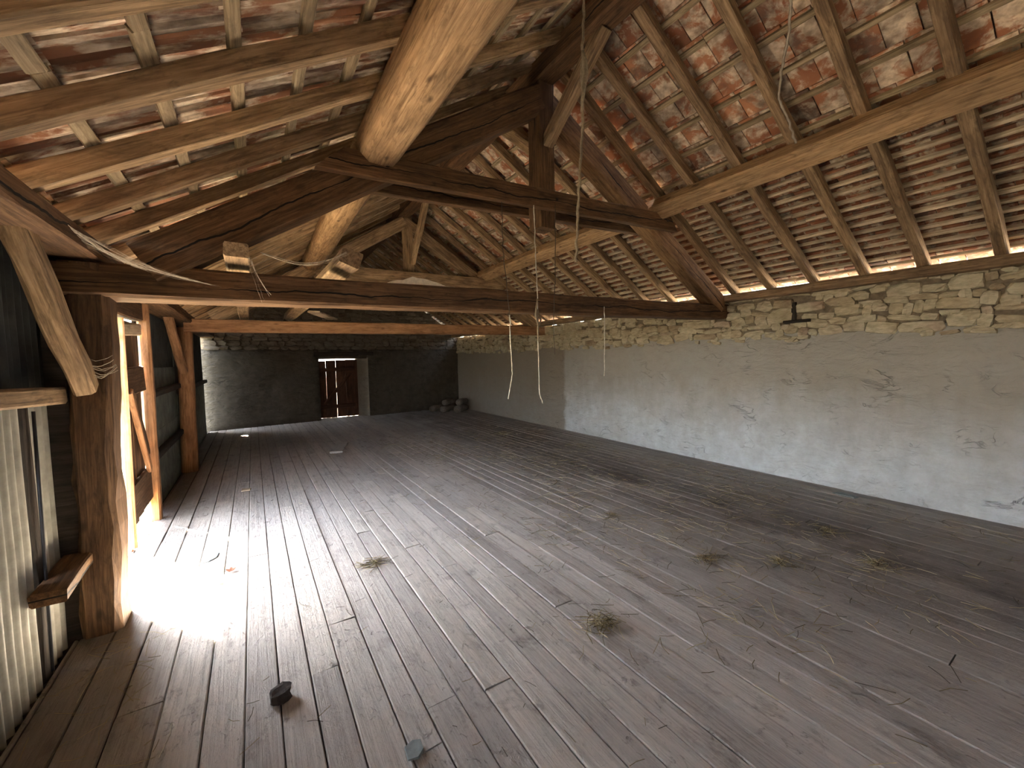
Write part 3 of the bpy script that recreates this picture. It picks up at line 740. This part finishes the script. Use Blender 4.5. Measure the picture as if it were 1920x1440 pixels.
# ------------------------------------------------------------------ strings, ropes, cobwebs
def hang(name, label, cat, pts, r, M, n=5, wob=.006, k=14):
    P = []; pts = [V(p) for p in pts]; s0 = random.uniform(0, 99)
    for i in range(len(pts)-1):
        for j in range(k):
            t = j/k; p = pts[i].lerp(pts[i+1], t); q = (i+t)*5
            P.append(p+V((noise.noise(V((s0, q, 0))), noise.noise(V((s0, q, 7))), 0))*wob)
    P.append(pts[-1]); rr = [r*(1+.5*noise.noise(V((s0, i*.9, 3)))) for i in range(len(P))]
    return tag(tube(name, P, rr, M, None, n), label, cat)
YS = Y1-.088
def PS(u, v): return pY(u, v, YS)
hang('twine', 'pale twine hanging below the near tie beam, left of the knotted one', 'string', [PS(956, 590), PS(957, 640), PS(961, 700), PS(953, 748)], .0055, M_TWINE)
hang('twine', 'dark doubled twine from collar to tie beam above the left pale twine', 'string', [PS(941, 378), PS(943, 470), PS(951, 540), PS(956, 592)], .004, M_TWDK)
o = hang('twine', 'knotted frayed twine hanging from collar past the tie beam, right of the pale one', 'string', [PS(1001, 385), PS(1004, 480), PS(1008, 560), PS(1009, 640), PS(1012, 740), PS(1018, 756)], .0055, M_TWINE)
tube('knot', [PS(1008, 560), PS(1004, 590), PS(1010, 615), PS(1014, 600), PS(1008, 580), PS(1009, 640)], .009, M_ROPE, o)
hang('twine', 'thin dark twine right of the king post, from collar to below the tie beam', 'string', [PS(1041, 384), PS(1041, 520), PS(1038, 600), PS(1040, 665)], .004, M_TWDK)
hang('twine', 'short faint twine hanging against the render, rightmost thread', 'string', [pY(1133, 575, 3.425), pY(1134, 640, 3.425), pY(1133, 705, 3.425)], .005, M_TWINE)
YR = 2.5
hang('rope', 'thick ragged dusty rope hanging from the ridge in front of the king post', 'rope',
     [pY(1096, -40, YR), pY(1093, 60, YR), pY(1091, 150, YR), pY(1093, 230, YR), pY(1087, 330, YR), pY(1082, 420, YR), pY(1080, 492, YR)], .011, M_ROPE, 6, .012)
tag(tube('rag', [pY(1092, 95, YR-.02), pY(1096, 115, YR-.02), pY(1097, 140, YR-.02), pY(1094, 170, YR-.02), pY(1090, 210, YR-.02)], [.012, .022, .026, .018, .008], M_ROPE, None, 7), 'matted rag tangle on the thick hanging rope', 'rag')
q = lambda u, v, h=.16: pix_plane(u, v, (.645, 0, 1), 2.5+5.85*.645-.10+h*0)
hang('rope', 'grey cobwebbed cord under the right roof slope above the purlin', 'rope', [q(1484, -20), q(1480, 60), q(1465, 130), q(1460, 185), q(1478, 225), q(1492, 268)], .010, M_WEB, 5, .008)
def web(label, A, B, C_, D_, n, r, sag):
    """dusty strands draped between the segments A-B and C-D"""
    mb = MB(); A, B, C_, D_ = V(A), V(B), V(C_), V(D_)
    for i in range(n):
        t = random.random(); p = A.lerp(B, t); e = C_.lerp(D_, min(1, max(0, t+rnd(.25)))); pts = []
        sg = sag*random.uniform(.4, 1.2)
        for j in range(9):
            s = j/8; w2 = p.lerp(e, s); w2.z -= sg*math.sin(math.pi*s); w2 += V((rnd(.004), rnd(.004), rnd(.004))); pts.append(w2)
        tube_into(mb, pts, r*random.uniform(.5, 1.4), 3)
    return tag(put('cobweb', mb.mesh('cobweb', M_WEB)), label, 'cobweb', kind='stuff')
web('dusty cobweb veil from left wall plate along the tie beam end', (-.76, 2.95, 2.38), (-.76, 3.25, 2.32), (-.55, Y1-.01, 2.25), (-.15, Y1-.01, 2.17), 34, .0009, .03)
web('cobweb threads on the near post beside the doorway', (-.85, 3.3, 1.8), (-.82, 3.38, 1.5), (-.72, Y1-.005, 1.72), (-.68, Y1-.005, 1.55), 7, .0014, .07)
web('cobweb shreds hanging off the left loose timber end', (.0, 3.12, 2.32), (.06, 3.12, 2.33), (.08, Y1-.01, 2.08), (.2, Y1-.01, 2.2), 5, .0009, .03)
web('cobweb thread strung between the two loose timber ends', (.08, 3.12, 2.36), (.09, 3.12, 2.35), (.60, 3.1, 2.42), (.61, 3.1, 2.40), 3, .0016, .07)

# ------------------------------------------------------------------ things lying on the floor
def flake(name, label, cat, c, pts, th, M):
    mb = MB(); n = len(pts); z0 = .006
    vs = [(c[0]+x, c[1]+y, z0+rnd(.002)) for x, y in pts]+[(c[0]+x*.94, c[1]+y*.94, z0+th+rnd(.003)) for x, y in pts]
    fs = [tuple(range(n-1, -1, -1)), tuple(range(n, 2*n))]+[(i, (i+1) % n, n+(i+1) % n, n+i) for i in range(n)]
    mb.add(vs, fs); return tag(put(name, mb.mesh(name, M)), label, cat)
flake('slate_flake', 'grey slate flake lying on the boards at bottom centre', 'slate', pZ(776, 1411), [(-.035, -.03), (.005, -.045), (.038, -.02), (.042, .03), (.01, .05), (-.03, .035)], .008, M_SLATE)
flake('slate_flake', 'pale slate flake lying in the sun by the doorway', 'slate', pZ(393, 1050), [(-.06, -.05), (.0, -.055), (.05, .0), (.065, .09), (.0, .10), (-.05, .03)], .008, M_SLATE)
mb = MB(); stone_into(mb, (0, 0, 0), .09, .075, .06, n=3)
p = pZ(527, 1312); tag(put('clod', mb.mesh('clod', M_ROCK), None, Matrix.Translation((p.x, p.y, .028))), 'dark clod of dung on the boards at lower left', 'clod')
c = pZ(433, 1073); mb = MB()
lf = [(-.03, -.012), (-.01, -.03), (.02, -.025), (.04, .0), (.015, .022), (.0, .045), (-.012, .02), (-.035, .012)]
vs = [(c.x+x, c.y+y, .012+.02*abs(x)/.04+.012*(y > .03)) for x, y in lf]; n = len(lf)
mb.add(vs+[(a, b, z+.002) for a, b, z in vs], [tuple(range(n-1, -1, -1)), tuple(range(n, 2*n))]+[(i, (i+1) % n, n+(i+1) % n, n+i) for i in range(n)])
tag(put('leaf', mb.mesh('leaf', M_LEAF)), 'curled red-brown dry leaf at the edge of the sunlit patch', 'leaf')
a, b = pZ(330, 1125), pZ(418, 1098)
s_ = tag(tube('twig', [a+V((0, 0, .012)), a.lerp(b, .3)+V((0, .012, .014)), a.lerp(b, .65)+V((0, -.006, .016)), b+V((0, 0, .016))], [.004, .007, .008, .009], M_STICK, None, 6), 'crooked grey twig lying in the bright patch of sun', 'twig')
tube('fork', [b+V((0, 0, .016)), b+V((-.004, .05, .02)), b+V((-.02, .09, .014))], [.007, .006, .004], M_STICK, s_)
a, b = pZ(560, 1440), pZ(320, 1357)
a, b = pZ(297, 1425), pZ(322, 1357)
tag(tube('twig', [a+V((0, 0, .006)), a.lerp(b, .6)+V((.012, 0, .008)), b+V((0, 0, .006))], .0028, M_TWINE, None, 5), 'long pale straw stalk on the shaded boards at bottom left', 'straw')
flake('wood_chip', 'yellow wood chip on the floor in front of the second post', 'chip', pZ(461, 920), [(-.05, -.04), (.05, -.05), (.06, .05), (-.04, .06)], .012, W_PALE)
p = pZ(640, 842); tag(beam('offcut', (p.x-.15, p.y-.35, .022), (p.x+.1, p.y+.45, .022), .22, .035, M_FLOOR, None, seg=2), 'short grey board offcut lying on the floor towards the far door', 'board')
p = pZ(1590, 927); flake('slate_flake', 'dark slate piece against the foot of the right wall', 'slate', p+V((-.08, 0, 0)), [(-.05, -.10), (.03, -.12), (.06, .06), (-.03, .12)], .012, M_SLATE)

def straw_into(mb, c, L, ang, z, tiltz=0, r=.0022, g=None):
    d = V((math.cos(ang), math.sin(ang), tiltz)).normalized(); p0 = V((c[0], c[1], z))-d*L/2; p0.z = max(p0.z, .006)
    bend = rnd(.12)*L; s = V((-d.y, d.x, 0)); pts = [p0, p0+d*L*.5+s*bend, p0+d*L]
    pts[2].z = max(pts[2].z, .006); pts[1].z = max(pts[1].z, .007)
    tube_into(mb, pts, r, 3, gx=random.random() if g is None else g)
mb = MB()
cl = [(random.uniform(2.2, 5.6), random.uniform(.8, 8.5)) for _ in range(60)]
for k in range(2500):
    if random.random() < .62:
        c = random.choice(cl); x, y = random.gauss(c[0], .16), random.gauss(c[1], .28)
    else: x, y = random.triangular(1.2, 5.7, 4.2), random.uniform(.4, 9)
    if x > 5.85: continue
    straw_into(mb, (x, y), random.uniform(.03, .16), random.uniform(0, 6.3), .009, r=.0021, g=random.random()**1.3)
for k in range(260):
    straw_into(mb, (random.uniform(-.68, 2.5), random.uniform(.9, 9)), random.uniform(.02, .09), random.uniform(0, 6.3), .008, r=.0015, g=random.random()**2)
for k in range(60):
    straw_into(mb, (random.uniform(-.95, -.5), random.uniform(1.8, 3.3)), random.uniform(.04, .18), random.uniform(0, 6.3), .008, r=.0014, g=.5+.4*random.random())
tag(put('loose_straw', mb.mesh('loose_straw', M_STRAW)), 'loose straw and hay bits scattered over the floorboards', 'straw', kind='stuff')
def tuft(u, v, n, rad, hgt, label):
    p = pZ(u, v); mb = MB()
    for k in range(n):
        d = random.gauss(0, rad*.5); a = random.uniform(0, 6.3)
        straw_into(mb, (p.x+d*math.cos(a)*1.3, p.y+d*math.sin(a)), random.uniform(.05, .16), random.uniform(0, 6.3), .008+random.random()*hgt*max(0, 1-abs(d)/rad), rnd(.3), .002, g=random.random()**1.2)
    tag(put('straw_tuft', mb.mesh('straw_tuft', M_STRAW)), label, 'straw', kind='stuff')
tuft(1130, 1172, 90, .13, .035, 'tangled tuft of straw alone on the boards, centre right foreground')
tuft(1548, 998, 60, .14, .03, 'dark straw tuft near the foot of the right wall')
tuft(1640, 1060, 70, .17, .02, 'flattened wisp of hay in the dark stained strip')
tuft(1460, 1055, 50, .15, .015, 'thin greenish wisp of hay, middle of the right floor')
tuft(1325, 1050, 50, .14, .015, 'scatter of chaff left of the hay wisps')
tuft(1145, 968, 24, .09, .03, 'small dark curl of straw in mid floor')
tuft(700, 1058, 60, .13, .01, 'pale heap of chaff in the lit middle of the floor')
tuft(940, 815, 90, .5, .04, 'yellowish hay scatter near the far right corner')

# ------------------------------------------------------------------ bundle of sacking in the far corner
bd = root('sack_bundle', (5.4, 12.3, 0), 'heap of rolled dirty sacking in the far right corner', 'sacks')
for i, (x, y, z, r, L) in enumerate([(5.55, 11.6, .13, .13, .7), (5.62, 11.7, .33, .11, .6), (5.3, 12.0, .12, .12, .8), (5.4, 12.2, .30, .10, .7), (5.0, 12.4, .11, .11, .6)]):
    log('roll', (x-L/2*.9, y-.1, z), (x+L/2*.35, y+L*.3, z+.01), r, r*.9, M_SACK, bd, n=12, seg=7, jit=.015, flat=.85)
    tube('tie', [V((x-L*.12, y+L*.08, z))+V((.25*r*math.sin(a), .05*r, 0))+V((math.sin(a)*-.2*r, math.cos(a)*r*1.05, math.sin(a)*r*.92)) for a in [k*.7 for k in range(10)]], .008, M_TWDK, bd)

for o in bpy.data.objects:
    if o.parent is None and o.get('label') and not o.get('group'):
        for k, g in (('twine', 'twines hanging from the near truss'), ('purlin', 'purlins carrying the roof slopes'), ('roof_truss', 'roof trusses across the loft'),
                     ('timber_post', 'posts along the left wall'), ('loose_timber', 'loose timbers lying across the tie beams'), ('slate_flake', 'slate pieces on the floor'),
                     ('twig', 'stalks and twigs on the floor'), ('rope', 'old ropes hanging under the roof')):
            if o.name.split('.')[0] == k: o['group'] = g
